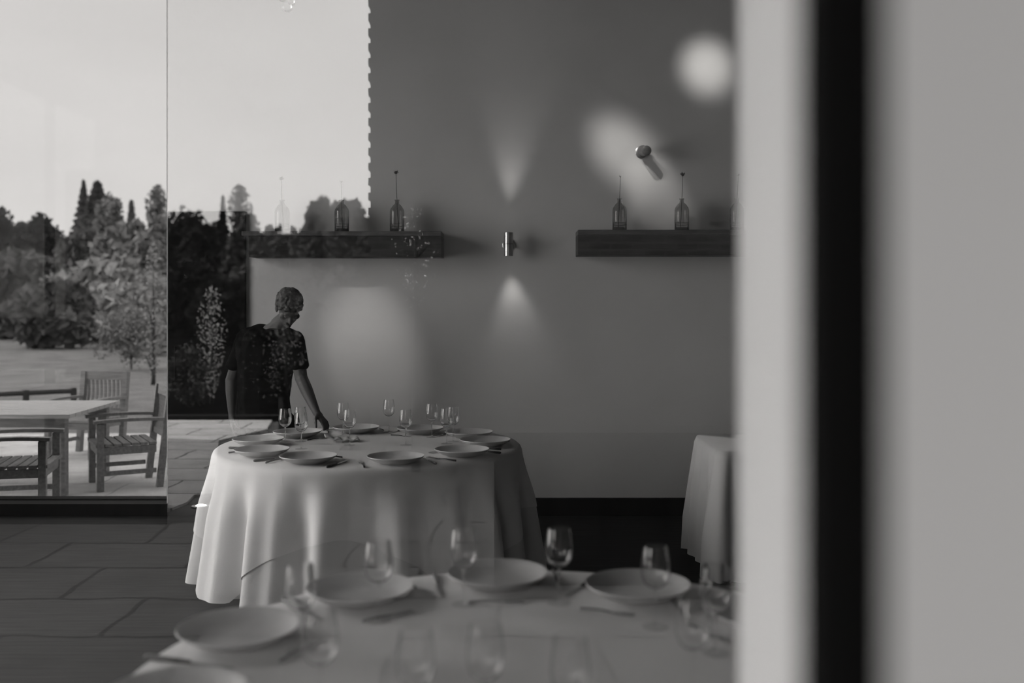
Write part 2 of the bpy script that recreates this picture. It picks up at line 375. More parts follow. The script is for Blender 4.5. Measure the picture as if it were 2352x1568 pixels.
# swivelled one, seen end on
d2 = WY - .17; lx, lz = X(1475, d2), CZ - (338 - HOR) / F * d2
t = thing('wall_lamp', (lx + .015, WY, lz - .01), 'steel wall lamp seen end-on high above the right shelf', 'wall lamp')
o = lathe('lamp_tube', [(0, -.006), (.034, -.006), (.036, 0), (.036, .012), (.042, .016), (.042, .022), (.036, .026), (.036, .13), (.03, .135), (0, .135)], M['dull_metal'], t, 32)
o.rotation_euler = (PI / 2 + .12, 0, .12); o.location = (0, -.05, 0)
o = lathe('backplate', [(0, 0), (.046, 0), (.046, .008), (.040, .012), (0, .012)], M['brushed'], t, 32); o.rotation_euler = (PI / 2, 0, 0)
box('bracket', (-.008, -.06, -.01), (.008, -.01, .01), M['steel'], t)
# ceiling spotlights that throw the round pools on the wall
def ceiling_spot(x, y, tgt, energy, size, blend, label, rad=.03):
    t = thing('ceiling_spotlight', (x, y, TOP), label, 'spotlight', 'ceiling spotlights')
    dirv = (Vector(tgt) - Vector((x, y, TOP - .2))).normalized()
    q = dirv.to_track_quat('Z', 'Y')
    lathe('rose', [(0, -.02), (.05, -.02), (.05, 0), (0, 0)], M['dark_trim'], t, 24)
    bm = bmesh.new(); add_tube(bm, [(0, 0, -.02), (0, 0, -.2)], .007); frombm('drop_rod', bm, M['dark_trim'], t, True)
    o = lathe('lamp_head', [(0, -.07), (.04, -.07), (.045, 0), (.045, .07), (.04, .07), (.036, .055), (0, .05)], M['dark_trim'], t, 24)
    o.location = (0, 0, -.22); o.rotation_mode = 'QUATERNION'; o.rotation_quaternion = q
    spot('spotlight_beam', Vector((x, y, TOP - .22)) + dirv * .08, tgt, energy, size, blend, rad=rad)
ceiling_spot(-.4, 5.6, P(1432, 345, WY), 190, 12.5, 1.0, 'black ceiling spotlight aimed above the right shelf', .10)
ceiling_spot(.0, 5.6, P(1505, 445, WY), 95, 12, 1.0, 'black ceiling spotlight aimed at the bottles of the right shelf')
ceiling_spot(1.1, 5.2, P(1624, 155, WY), 190, 12.5, 1.0, 'black ceiling spotlight aimed high beside the window jamb', .09)
ceiling_spot(-1.6, 4.7, P(850, 808, WY), 210, 14, 1.0, 'black ceiling spotlight aimed at the wall behind the far table')

def bubble_pendant(px, d, n, label, seed, zt):
    p = P(px, zt, d); rr = random.Random(seed)
    t = thing('bubble_pendant', (p.x, p.y, TOP), label, 'pendant lamp', 'glass bubble pendants')
    z0 = p.z - TOP
    bm = bmesh.new(); add_tube(bm, [(0, 0, 0), (0, 0, z0 + .10)], .003, 6); frombm('cord', bm, M['dark_trim'], t)
    lathe('cap', [(0, z0 + .04), (.02, z0 + .04), (.024, z0 + .10), (0, z0 + .11)], M['brushed'], t, 20)
    for k in range(n):
        a = rr.uniform(0, 2 * PI); r = rr.uniform(.012, .06); z = z0 + rr.uniform(-.01, .10)
        s = rr.uniform(.022, .034)
        o = lathe('glass_bubble', [(0, -s)] + [(s * math.cos(u), s * math.sin(u)) for u in [(-75 + 15 * j) * PI / 180 for j in range(11)]] + [(0, s)], M['glass'], t, 20)
        o.location = (r * math.cos(a), r * math.sin(a) * .6, z)
bubble_pendant(664, 6.0, 7, 'cluster of clear glass bubbles hanging into the bright sky reflection', 3, 14)
bubble_pendant(1800, 6.3, 5, 'cluster of clear glass bubbles hanging behind the blurred jamb', 9, 4)

# ------------------------------------------------------------------ cloths and tables
def folds(th, seed):
    a = math.sin(18 * th + seed + 1.5 * math.sin(2 * th + seed)); b = math.sin(27 * th + 2.1 * seed + 1.1 * math.sin(3 * th))
    return 0.75 * math.copysign(abs(a) ** .85, a) + .32 * b
def cloth_mesh(name, r, top, length, seed, off, m, parent=None, flare=.12, amp=.072, n=420, rings=26, tilt=0.0):
    v = [(0, 0, top)]; f = []; rows = []
    prof = [r * k / 6 for k in range(1, 6)] + [r - .012]
    for q in prof:
        rows.append([len(v) + k for k in range(n)])
        v += [(q * math.cos(2 * PI * k / n), q * math.sin(2 * PI * k / n), top) for k in range(n)]
    for j in range(1, rings + 1):
        row = []
        for k in range(n):
            th = 2 * PI * k / n; L = length(th); s = L * (j / rings)
            e = min(s / .03, 1.0)     # rolls over the rim
            sm = min(s / .34, 1.0); sm = sm * sm * (3 - 2 * sm)
            rad = r + off - .012 * (1 - e) + flare * s * (.35 + .65 * min(1, L / .7)) + amp * sm * folds(th, seed) * (.55 + .75 * min(s, .7))
            row.append(len(v)); v.append((rad * math.cos(th), rad * math.sin(th), top - s * .985 + (.004 * (1 - e))))
        rows.append(row)
    for k in range(n): f.append((0, rows[0][k], rows[0][(k + 1) % n]))
    for a, b in zip(rows, rows[1:]):
        for k in range(n): f.append((a[k], b[k], b[(k + 1) % n], a[(k + 1) % n]))
    return fromdata(name, v, f, m, parent, True)
def square_len(s, phi, r, zmax, wob):
    def L(th):
        a = th - phi; q = max(abs(math.cos(a)), abs(math.sin(a)))
        return min(s / q - r + wob * math.sin(9 * th) + .5 * wob * math.sin(17 * th + 1), zmax)
    return L
def round_len(l, wob=.01): return lambda th: l + wob * math.sin(7 * th + 2)
def round_table(c, r, phi, seed, words, far):
    t = thing('banquet_table', (c[0], c[1], 0), words + ' banquet table hidden under its white cloths', 'table', 'round banquet tables')
    lathe('tabletop', [(0, .705), (r - .03, .705), (r - .022, .712), (r - .022, .726), (r - .03, .732), (0, .732)], M['dark_wood'], t, 48)
    for k in range(4):
        a = k * PI / 2 + .6; bm = bmesh.new(); q = r * .55
        add_tube(bm, [(q * math.cos(a), q * math.sin(a), .705), (q * math.cos(a), q * math.sin(a), 0)], .018, 10); frombm('leg', bm, M['dark_trim'], t, True)
    u = cloth_mesh('tablecloth', r - .008, .740, round_len(.705, .008), seed, 0.0, M['undercloth'])
    u.location = (c[0], c[1], 0); tag(u, 'long white undercloth reaching the floor around the ' + far, 'tablecloth', 'white round undercloths')
    o = cloth_mesh('tablecloth', r, .750, square_len(r + .36, phi, r, .725, .012), seed, .008, M['cloth'])
    o.location = (c[0], c[1], 0); tag(o, 'square white overcloth with hanging corners on the ' + far, 'tablecloth', 'square white overcloths')
T1, R1 = Vector((X(850, 5.77), 5.77, 0)), .87
T2, R2 = Vector((.05, 2.16, 0)), .90
round_table(T1, R1, math.radians(-90 - 47 ) - PI / 4, 1.3, 'far round', 'far round table beside the waiter')
round_table(T2, R2, math.radians(-90 + 20), 2.9, 'near round', 'near out-of-focus round table')
# third table, mostly behind the jamb
t3x, t3y0, t3y1 = X(1655, 5.90), 5.48, 6.20
t3x = X(1652, t3y0)
t = thing('buffet_table', (t3x + .7, (t3y0 + t3y1) / 2, 0), 'rectangular side table under a white cloth, half behind the window jamb', 'table')
box('tabletop', (-.68, -.34, .70), (.68, .34, .74), M['dark_wood'], t)
for sx_ in (-.62, .62):
    for sy_ in (-.28, .28): box('leg', (sx_ - .02, sy_ - .02, 0), (sx_ + .02, sy_ + .02, .70), M['dark_trim'], t)
def rect_cloth(name, x0, x1, y0, y1, top, drop, m):
    per = []; step = .02; rr = .06
    def edge(p, q, nrm):
        L = (Vector(q) - Vector(p)).length; n = max(2, int(L / step))
        for i in range(n): per.append((Vector(p).lerp(Vector(q), i / n), Vector(nrm), None))
    def corner(cx, cy, a0):
        for i in range(10):
            a = a0 + (PI / 2) * i / 10; per.append((Vector((cx + rr * math.cos(a), cy + rr * math.sin(a))), Vector((math.cos(a), math.sin(a))), 1))
    edge((x0 + rr, y0), (x1 - rr, y0), (0, -1)); corner(x1 - rr, y0 + rr, -PI / 2)
    edge((x1, y0 + rr), (x1, y1 - rr), (1, 0)); corner(x1 - rr, y1 - rr, 0)
    edge((x1 - rr, y1), (x0 + rr, y1), (0, 1)); corner(x0 + rr, y1 - rr, PI / 2)
    edge((x0, y1 - rr), (x0, y0 + rr), (-1, 0)); corner(x0 + rr, y0 + rr, PI)
    v = []; f = []; rows = []; n = len(per)
    rows.append([len(v) + k for k in range(n)]); v += [(p.x, p.y, top) for p, _, _ in per]
    for j in range(1, 22):
        s = drop * j / 21; row = []
        for k, (p, nn, cn) in enumerate(per):
            w_ = (.022 * math.sin(k * .33 + math.sin(k * .11) * 2) + .012 * math.sin(k * .8)) * min(s / .3, 1)
            e = min(s / .03, 1)
            q = p + nn * (.010 * e + .05 * s + w_ + (.05 * min(s / .5, 1) if cn else 0))
            row.append(len(v)); v.append((q.x, q.y, top - s))
        rows.append(row)
    f.append(tuple(rows[0]))
    for a, b in zip(rows, rows[1:]):
        for k in range(n): f.append((a[k], b[k], b[(k + 1) % n], a[(k + 1) % n]))
    return fromdata(name, v, f, m, None, True)
tag(rect_cloth('tablecloth', t3x, t3x + 1.4, t3y0, t3y1, .75, .70, M['cloth']), 'creased white cloth hanging to the floor beside the window jamb', 'tablecloth')

# ------------------------------------------------------------------ tableware prototypes
def plate_proto(loc, label, m):
    t = thing('dinner_plate', loc, label, 'plate')
    Rr = .147
    lathe('plate_dish', [(0, .0035), (.074, .0035), (.076, 0), (.082, 0), (.084, .004), (.112, .012), (.138, .027), (Rr, .036), (Rr - .001, .0385), (Rr - .005, .0378),
                         (.132, .0285), (.108, .0165), (.085, .010), (.05, .0085), (0, .0085)], m, t, 64)
    return t
def glass_proto(loc, label):
    t = thing('wine_glass', loc, label, 'wine glass')
    o = [(0, .098), (.010, .0985), (.020, .103), (.030, .113), (.0355, .127), (.0375, .143), (.0365, .160), (.033, .185), (.0305, .204)]
    i = [(.0293, .204), (.0318, .185), (.0352, .160), (.0362, .143), (.0342, .127), (.0287, .1145), (.019, .1047), (.009, .1012), (0, .1008)]
    lathe('bowl', o + i, M['glass'], t, 32)
    lathe('stem', [(0, .0045), (.0048, .0045), (.0034, .02), (.0030, .05), (.0032, .08), (.0050, .0978), (0, .0978)], M['glass'], t, 12)
    lathe('foot', [(0, 0), (.033, 0), (.034, .0012), (.030, .0022), (.012, .0036), (0, .0044)], M['thin_glass'], t, 32)
    return t
def blade_mesh(name, outline, z, thick, m, parent, arch=0.0):
    # outline: list of (x, y) going round; y is along the length
    n = len(outline); ys = [p[1] for p in outline]; y0, y1 = min(ys), max(ys)
    def zz(y): return z + arch * math.sin(PI * (y - y0) / (y1 - y0)) if arch else z
    v = [(x, y, zz(y)) for x, y in outline] + [(x, y, zz(y) + thick) for x, y in outline]
    f = [tuple(range(n))[::-1], tuple(range(n, 2 * n))] + [(i, (i + 1) % n, n + (i + 1) % n, n + i) for i in range(n)]
    return fromdata(name, v, f, m, parent)
def fork_proto(name, loc, label, cat, L=.20):
    t = thing(name, loc, label, cat); k = L / .20
    # head with four tines as one plate of steel, built from bars
    bm = bmesh.new()
    add_box(bm, (-.012 * k, .025 * k, .004), (.012 * k, .052 * k, .006)); add_box(bm, (-.0045 * k, .008 * k, .004), (.0045 * k, .026 * k, .0062))
    for x in (-.0105, -.0035, .0035, .0105):
        add_box(bm, ((x - .0016) * k, .050 * k, .0045), ((x + .0016) * k, .096 * k, .0062))
    frombm('tines', bm, M['steel'], t)
    bm = bmesh.new(); add_tube(bm, [(0, .012 * k, .0055), (0, -.03 * k, .008), (0, -.104 * k, .0055)], [.003 * k, .0032 * k, .0052 * k], 8); frombm('handle', bm, M['handle'], t, True)
    return t
def knife_proto(loc, label):
    t = thing('table_knife', loc, label, 'knife')
    blade_mesh('blade', [(-.004, -.005), (.004, -.005), (.009, .01), (.0095, .075), (.006, .105), (-.002, .115), (-.004, .10)], .002, .0016, M['steel'], t)
    bm = bmesh.new(); add_tube(bm, [(0, .0, .005), (0, -.05, .0058), (0, -.112, .0058), (0, -.118, .0058)], [.0045, .0058, .0068, .004], 10); frombm('handle', bm, M['handle'], t, True)
    return t
HID = (0, 0, -50)
TZ = .7505
protos = {}
def put(kind, make, loc, rz, label, group=None):
    if kind not in protos:
        o = make(loc, label); o.rotation_euler = (0, 0, rz); protos[kind] = o
    else: o = copy_tree(protos[kind], loc, rz, label)
    if group: o['group'] = group
    return o
def on_table(px, py, z=.75):
    d_ = DZ(py, z); return Vector((X(px, d_), d_, 0))

plates1 = [(708, 1046, 'at the front edge of the far table, left of the fork', 'front left plate, far table'),
           (909, 1047, 'at the front edge of the far table, right of the fork', 'front centre plate, far table'),
           (1061, 1031, 'at the front right of the far table, overlapping the plate behind', 'front right plate, far table'),
           (1114, 1009, 'at the right-hand end of the far table', 'rightmost plate, far table'),
           (1077, 991, 'on the far table, behind its rightmost plate', 'back right plate, far table'),
           (965, 982, 'at the far table back rim, right of the lone wine glass', 'back centre plate, far table'),
           (818, 980, 'at the far table back rim, just right of the waiter hand', 'back plate right of the waiter hand'),
           (683, 990, 'in front of the waiter, under his reaching arm', 'plate in front of the waiter'),
           (593, 1007, 'at the far left rim of the far table, behind another plate', 'far left plate, far table'),
           (601, 1031, 'at the near left rim of the far table', 'near left plate, far table')]
plates2 = [(549, 1438, 'blurred at the left rim of the near table', 'left plate, near table'),
           (828, 1348, 'blurred at the far left rim of the near table', 'far left plate, near table'),
           (1143, 1314, 'blurred at the far rim of the near table, between two wine glasses', 'far centre plate, near table'),
           (1465, 1340, 'blurred at the far right rim of the near table', 'far right plate, near table'),
           (398, 1593, 'blurred, cut by the bottom edge of the photo', 'plate cut by the bottom edge'),
           (1761, 1402, 'on the near table, mostly hidden by the window jamb', 'plate hidden by the window jamb')]
def setting(c, px, py, desc, short, g, pm, key, dfork=True):
    p = on_table(px, py, .785)
    put('plate' + key, lambda l, s: plate_proto(l, s, pm), (p.x, p.y, TZ), random.uniform(0, 6), 'grey dinner plate ' + desc, 'dinner plates on the ' + g)
    u = Vector((p.x - c.x, p.y - c.y, 0)).normalized(); tn = Vector((-u.y, u.x, 0))
    ang = math.atan2(-u.y, -u.x) - PI / 2      # local +y points to the table centre
    j = random.uniform(-.08, .08)
    f_ = p - tn * .175 + u * .005; k_ = p + tn * .172 + u * .01
    put('fork', lambda l, s: fork_proto('table_fork', l, s, 'fork'), (f_.x, f_.y, TZ), ang + j, 'dark steel fork beside the ' + short, 'table forks on the ' + g)
    put('knife', knife_proto, (k_.x, k_.y, TZ), ang - j, 'dark-handled knife beside the ' + short, 'table knives on the ' + g)
    if dfork:
        q = p - u * .185 + tn * .02
        put('dfork', lambda l, s: fork_proto('dessert_fork', l, s, 'fork', .15), (q.x, q.y, TZ), ang + PI / 2 + j, 'small dessert fork lying crosswise inside the ' + short, 'dessert forks on the ' + g)
for i, (px, py, a, b) in enumerate(plates1): setting(T1, px, py, a, b, 'far table', M['plate'], '1', dfork=i in (0, 1, 2, 5, 7))
for i, (px, py, a, b) in enumerate(plates2): setting(T2, px, py, a, b, 'near table', M['plate2'], '2')
glasses1 = [(655, 1019, 'seen against the waiter dark trousers'), (690, 1014, 'between the waiter and the front pair'), (692, 1031, 'foremost of the three left of the napkin'),
            (788, 1001, 'behind the curved napkin'), (803, 1022, 'right in front of the curved napkin'), (893, 991, 'standing alone between the two back plates'),
            (932, 1022, 'above the front centre plate'), (992, 1004, 'in front of the back centre plate'), (1026, 1019, 'front one of the right-hand pair'), (1041, 1014, 'rear one of the right-hand pair')]
glasses2 = [(870, 1425, 'in front of the far left plate'), (1065, 1388, 'left of the far centre plate, before the far cloth'), (1284, 1385, 'right of the far centre plate, against the dark floor'),
            (1506, 1440, 'overlapping the far right plate'), (690, 1497, 'over the left plate'), (1645, 1500, 'close to the window jamb'),
            (735, 1640, 'low beside the dark cutlery at the left'), (1592, 1600, 'low at the right edge of the cloth'),
            (1115, 1680, 'only its rim showing at bottom centre'), (1310, 1720, 'right of the middle, just its rim in the photo'), (955, 1700, 'left of the middle, just its rim in the photo')]
for px, py, s in glasses1:
    p = on_table(px, py); put('wg', glass_proto, (p.x, p.y, TZ), 0, 'wine glass on far table, ' + s, 'wine glasses on the far table')
for px, py, s in glasses2:
    p = on_table(px, py); put('wg', glass_proto, (p.x, p.y, TZ), 0, 'blurred wine glass, near table, ' + s, 'wine glasses on the near table')
# folded napkin, curling up at its left end
def napkin(name, px, py, w_, rz, label):
    p = on_table(px, py); v = []; f = []; nx, ny = 22, 8
    for t_ in (0, 1):
        for j in range(ny + 1):
            for i in range(nx + 1):
                x = -w_ / 2 + w_ * i / nx; y = -.05 + .10 * j / ny
                z = .004 + .030 * max(0, -x / (w_ / 2)) ** 2 + .010 * math.sin(i * .55) ** 2 + .008 * math.sin(j * .8 + i * .2) ** 2 + t_ * .006
                v.append((x, y, z))
    N = (nx + 1) * (ny + 1)
    for j in range(ny):
        for i in range(nx):
            a = j * (nx + 1) + i; b = a + nx + 1
            f += [(a, b, b + 1, a + 1), (N + a, N + a + 1, N + b + 1, N + b)]
    for i in range(nx):
        f += [(i, i + 1, N + i + 1, N + i)]; a = ny * (nx + 1) + i; f += [(a, N + a, N + a + 1, a + 1)]
    for j in range(ny):
        a = j * (nx + 1); f += [(a, N + a, N + a + nx + 1, a + nx + 1)]; a += nx; f += [(a, a + nx + 1, N + a + nx + 1, N + a)]
    o = fromdata(name, v, f, M['cloth'], None, True); o.location = (p.x, p.y, TZ); o.rotation_euler = (0, 0, rz)
    tag(o, label, 'napkin'); return o
napkin('napkin', 785, 1014, .20, .25, 'white curled napkin at the heart of the far table')

# ------------------------------------------------------------------ the waiter
def hullcap(bm, p0, r0, p1, r1, sub=2):
    b = bmesh.new()
    for p, r in ((p0, r0), (p1, r1)):
        r = Vector(r) if not isinstance(r, (int, float)) else Vector((r, r, r))
        bmesh.ops.create_icosphere(b, subdivisions=sub, radius=1, matrix=Matrix.Translation(p) @ Matrix.Diagonal((r.x, r.y, r.z, 1)))
    h = bmesh.ops.convex_hull(b, input=b.verts)
    junk = [g for g in set(h['geom_interior'] + h['geom_unused']) if isinstance(g, bmesh.types.BMVert)]
    bmesh.ops.delete(b, geom=junk, context='VERTS')
    me = bpy.data.meshes.new('tmp'); b.to_mesh(me); b.free(); bm.from_mesh(me); bpy.data.meshes.remove(me)
def ell(bm, c, r, rot=None, sub=3):
    mx = Matrix.Translation(c) @ (rot.to_matrix().to_4x4() if rot else Matrix.Identity(4)) @ Matrix.Diagonal((r[0], r[1], r[2], 1))
    bmesh.ops.create_icosphere(bm, subdivisions=sub, radius=1, matrix=mx)
def fuse(name, bm, voxel, m, parent, smooth=6, disp=None):
    me = bpy.data.meshes.new('tmp'); bm.to_mesh(me); bm.free(); o = bpy.data.objects.new('tmp', me); C.objects.link(o)
    r = o.modifiers.new('r', 'REMESH'); r.mode = 'VOXEL'; r.voxel_size = voxel; r.adaptivity = 0
    if smooth:
        s = o.modifiers.new('s', 'SMOOTH'); s.iterations = smooth; s.factor = .5
    if disp:
        tx = bpy.data.textures.new('fold_noise', 'CLOUDS'); tx.noise_scale = disp[0]
        q = o.modifiers.new('d', 'DISPLACE'); q.texture = tx; q.strength = disp[1]; q.mid_level = .5
    dg = bpy.context.evaluated_depsgraph_get(); nm = bpy.data.meshes.new_from_object(o.evaluated_get(dg))
    bpy.data.objects.remove(o); bpy.data.meshes.remove(me); nm.name = name; nm.materials.clear()
    out_ = link(name, nm, m, parent, True); return out_
MD = 6.86
org = Vector((X(620, MD), MD, 0))
man = thing('person', org, 'man in a black t-shirt bending over the far table to lay it', 'person')
def L_(px, py, d): return P(px, py, d) - org
pel = L_(618, 965, 6.86); waist = L_(608, 905, 6.88); chest = L_(612, 815, 6.86); upc = L_(618, 770, 6.84)
neck = L_(640, 745, 6.76); head = L_(663, 708, 6.66)
shL = L_(566, 778, 6.92); shR = L_(676, 784, 6.74)
elL, wrL = L_(532, 872, 7.00), L_(533, 950, 6.94)
elR, wrR = L_(692, 868, 6.66), L_(727, 947, 6.47)
hpL, hpR = L_(603, 975, 6.92), L_(648, 975, 6.84)
knL, knR = Vector((hpL.x - .02, hpL.y - .03, .50)), Vector((hpR.x + .04, hpR.y - .04, .50))
anL, anR = Vector((knL.x - .02, knL.y + .06, .09)), Vector((knR.x + .02, knR.y + .05, .09))
# body: torso, neck, head, arms, hands, legs fused into one surface
bm = bmesh.new()
hullcap(bm, pel, (.150, .11, .10), waist, (.135, .10, .08)); hullcap(bm, waist, (.135, .10, .08), chest, (.165, .115, .10))
hullcap(bm, chest, (.165, .115, .10), upc, (.15, .10, .07)); hullcap(bm, upc, (.10, .085, .06), neck, (.058, .058, .04))
hullcap(bm, neck, .058, head + Vector((-.01, .03, -.05)), .055)
qh = Quaternion((1, 0, 0), .55) @ Quaternion((0, 1, 0), .0)
qh = Quaternion((0, 0, 1), .45) @ Quaternion((1, 0, 0), .86)     # bowed and turned towards the table
def H(x, y, z): return head + qh @ Vector((x, y, z))            # head frame: -y is the face
ell(bm, H(0, .012, .028), (.076, .093, .086), qh); hullcap(bm, H(0, -.02, -.01), .066, H(0, -.045, -.078), .040)
ell(bm, H(0, -.035, -.03), (.062, .055, .07), qh)
hullcap(bm, H(0, -.088, .012), .009, H(0, -.104, -.026), .014)    # nose
hullcap(bm, H(-.013, -.09, -.030), .008, H(.013, -.09, -.030), .008)
hullcap(bm, H(-.036, -.080, .026), .011, H(.036, -.080, .026), .011)   # brow
hullcap(bm, H(-.020, -.086, -.052), .007, H(.020, -.086, -.052), .007); hullcap(bm, H(-.016, -.085, -.063), .008, H(.016, -.085, -.063), .008)   # lips
ell(bm, H(0, -.075, -.088), (.022, .02, .016), qh)                # chin
for s in (-1, 1):
    ell(bm, H(.078 * s, .012, -.006), (.010, .020, .032), qh, 2); ell(bm, H(.074 * s, .006, -.030), (.009, .012, .012), qh, 2)
    ell(bm, H(.045 * s, -.058, -.012), (.024, .022, .022), qh, 2)
for a, e, w_, sh in ((shL, elL, wrL, -1), (shR, elR, wrR, 1)):
    hullcap(bm, upc + Vector((.04 * sh, 0, .0)), .065, a, .062); hullcap(bm, a, .058, e, .043); hullcap(bm, e, .044, a.lerp(e, .0).lerp(w_, .0) * 0 + e.lerp(w_, .35), .043)
    hullcap(bm, e.lerp(w_, .35), .043, w_, .026)
for hp, kn, an in ((hpL, knL, anL), (hpR, knR, anR)):
    hullcap(bm, hp, .088, kn, .058); hullcap(bm, kn, .056, kn.lerp(an, .35), .058); hullcap(bm, kn.lerp(an, .35), .058, an, .038)
    hullcap(bm, an + Vector((0, .01, -.045)), .038, an + Vector((.02, -.16, -.055)), .03)
def hand(bm, wr, dirv, palm_n, side, curl, sp=1.0):
    dv = dirv.normalized(); n = (palm_n - palm_n.dot(dv) * dv).normalized(); s = dv.cross(n) * side   # s points to the thumb
    hullcap(bm, wr, .024, wr + dv * .03, .026)
    for k in (-1, 0, 1): hullcap(bm, wr + dv * .025 + s * .012 * k, .015, wr + dv * .088 + s * .025 * k, .013)
    for k, (o_, ln, r) in enumerate(((.033, .070, .0088), (.011, .078, .0092), (-.011, .072, .0088), (-.032, .056, .0080))):
        b = wr + dv * .090 + s * o_; spread = s * (o_ * .25)
        c1 = curl[k]; q = b
        for seg, fr_ in enumerate((.45, .30, .25)):
            ang_ = c1 * (seg + .6); dd = (dv * math.cos(ang_) + n * math.sin(ang_) + spread).normalized()
            q2 = q + dd * ln * fr_; hullcap(bm, q, r * (1 - .08 * seg), q2, r * (1 - .08 * (seg + 1)), 2); q = q2
    b = wr + dv * .030 + s * .022; q = b + (dv * .55 + s * .75 + n * .25).normalized() * .038; hullcap(bm, b, .016, q, .012)
    q2 = q + (dv * .85 + s * .25 + n * .45).normalized() * .030; hullcap(bm, q, .011, q2, .0095)
    q3 = q2 + (dv * .8 - s * .05 + n * .6).normalized() * .025; hullcap(bm, q2, .0095, q3, .008); return q3
hand(bm, wrR, Vector((.60, -.35, -.62)), Vector((-.5, .1, -.85)), -1, (.42, .5, .55, .6))
hand(bm, wrL, Vector((.05, -.05, -1)), Vector((.9, .3, 0)), 1, (.25, .28, .3, .35))
fuse('body', bm, .0052, M['skin'], man, 3)
# hair: short and curly
bm = bmesh.new()
ell(bm, H(0, .020, .042), (.086, .100, .092), qh)
bm2 = bmesh.new(); rr = random.Random(4)
for k in range(330):
    a = rr.uniform(0, 2 * PI); e = rr.uniform(-.15, 1.0); e = math.asin(max(-.35, min(1, e)))
    q = Vector((math.cos(a) * math.cos(e) * .082, .018 + math.sin(a) * math.cos(e) * .097, .040 + math.sin(e) * .090))
    if q.y < -.045 and q.z < .055: continue
    if abs(q.x) > .06 and q.z < .01 and q.y < .03: continue
    r = rr.uniform(.010, .017); ell(bm2, H(*q), (r, r, r), None, 1)
bm.free()
ell(bm2, H(0, .030, .045), (.080, .090, .086), qh)
fuse('hair', bm2, .0045, M['hair'], man, 1)
for s in (-1, 1):
    bm = bmesh.new(); ell(bm, H(.030 * s, -.0795, .008), (.012, .009, .007), qh, 2); frombm('eye', bm, M['eye'], man, True)
# t-shirt
bm = bmesh.new()
hullcap(bm, L_(612, 978, 6.86), (.186, .135, .03), L_(606, 915, 6.88), (.182, .135, .07)); hullcap(bm, L_(606, 915, 6.88), (.182, .135, .07), chest, (.200, .140, .10))
hullcap(bm, chest, (.200, .14, .10), upc, (.175, .118, .075)); hullcap(bm, upc, (.13, .105, .065), neck + Vector((-.01, .01, -.035)), (.078, .075, .02))
for a, e, sh in ((shL, elL, -1), (shR, elR, 1)):
    hullcap(bm, upc + Vector((.06 * sh, 0, -.0)), .085, a, .076)
    tip = a.lerp(e, .66)
    hullcap(bm, a, .074, tip, (.074, .070, .040))
hullcap(bm, chest + Vector((-.10, 0, .0)), .11, shL, .076); hullcap(bm, chest + Vector((.10, 0, .0)), .11, shR, .076)
fuse('t_shirt', bm, .008, M['shirt'], man, 5, (.09, .014))
bm = bmesh.new()
hullcap(bm, L_(612, 955, 6.86), (.150, .118, .04), pel, (.160, .125, .08))
for hp, kn, an in ((hpL, knL, anL), (hpR, knR, anR)):
    hullcap(bm, hp, .105, kn, .078); hullcap(bm, kn, .078, an + Vector((0, 0, .02)), .062)
fuse('trousers', bm, .009, M['trousers'], man, 5, (.1, .012))
for an in (anL, anR):
    bm = bmesh.new(); hullcap(bm, an + Vector((0, .012, -.048)), (.045, .05, .040), an + Vector((.02, -.165, -.058)), (.042, .05, .030))
    fuse('shoe', bm, .006, M['gasket'], man, 3)
hand_cloth = None

# ------------------------------------------------------------------ plants
def quads(cent, size, rg, aspect=.6):
    n = len(cent); a = rg.normal(size=(n, 3)); a /= np.linalg.norm(a, axis=1)[:, None]
    b = rg.normal(size=(n, 3)); b -= (a * b).sum(1)[:, None] * a; b /= np.linalg.norm(b, axis=1)[:, None]
    s = size * rg.uniform(.6, 1.3, (n, 1)); a = a * s; b = b * s * aspect
    v = np.stack([cent - a, cent + b, cent + a, cent - b], 1).reshape(-1, 3)
    f = np.arange(n * 4).reshape(-1, 4); return v, f
def mesh_np(name, v, f, m, parent=None):
    me = bpy.data.meshes.new(name); me.vertices.add(len(v)); me.vertices.foreach_set('co', v.astype(np.float32).ravel())
    me.loops.add(f.size); me.loops.foreach_set('vertex_index', f.astype(np.int32).ravel()); me.polygons.add(len(f))
    me.polygons.foreach_set('loop_start', np.arange(0, f.size, f.shape[1], dtype=np.int32)); me.update(calc_edges=True); me.validate()
    return link(name, me, m, parent)
def crown_pts(rg, n, rx, ry, h0, h1, kind):
    if kind == 'round':
        nb = 30; c = rg.normal(size=(nb, 3)); c /= np.linalg.norm(c, axis=1)[:, None]; c *= rg.uniform(.3, .85, (nb, 1))
        i = rg.integers(0, nb, n); d = rg.normal(size=(n, 3)); d /= np.linalg.norm(d, axis=1)[:, None]
        p = c[i] + d * rg.uniform(.12, .38, (n, 1))
        return p * np.array([rx, ry, (h1 - h0) / 2]) + np.array([0, 0, (h0 + h1) / 2])
    t = rg.uniform(0, 1, n) ** .75      # 0 at the top .. 1 at the foot, in whorls
    wh = (1 - .55 * np.abs(((t * 9) % 1) - .5) * 2)
    a = rg.uniform(0, 2 * PI, n); r = t * wh * rg.uniform(.25, 1.0, n) ** .6
    if kind == 'airy': r = (np.sin(PI * np.clip(t, 0, 1) ** .8) * .8 + .15) * rg.uniform(.1, 1, n)
    return np.stack([r * rx * np.cos(a), r * ry * np.sin(a), h1 - t * (h1 - h0)], 1)
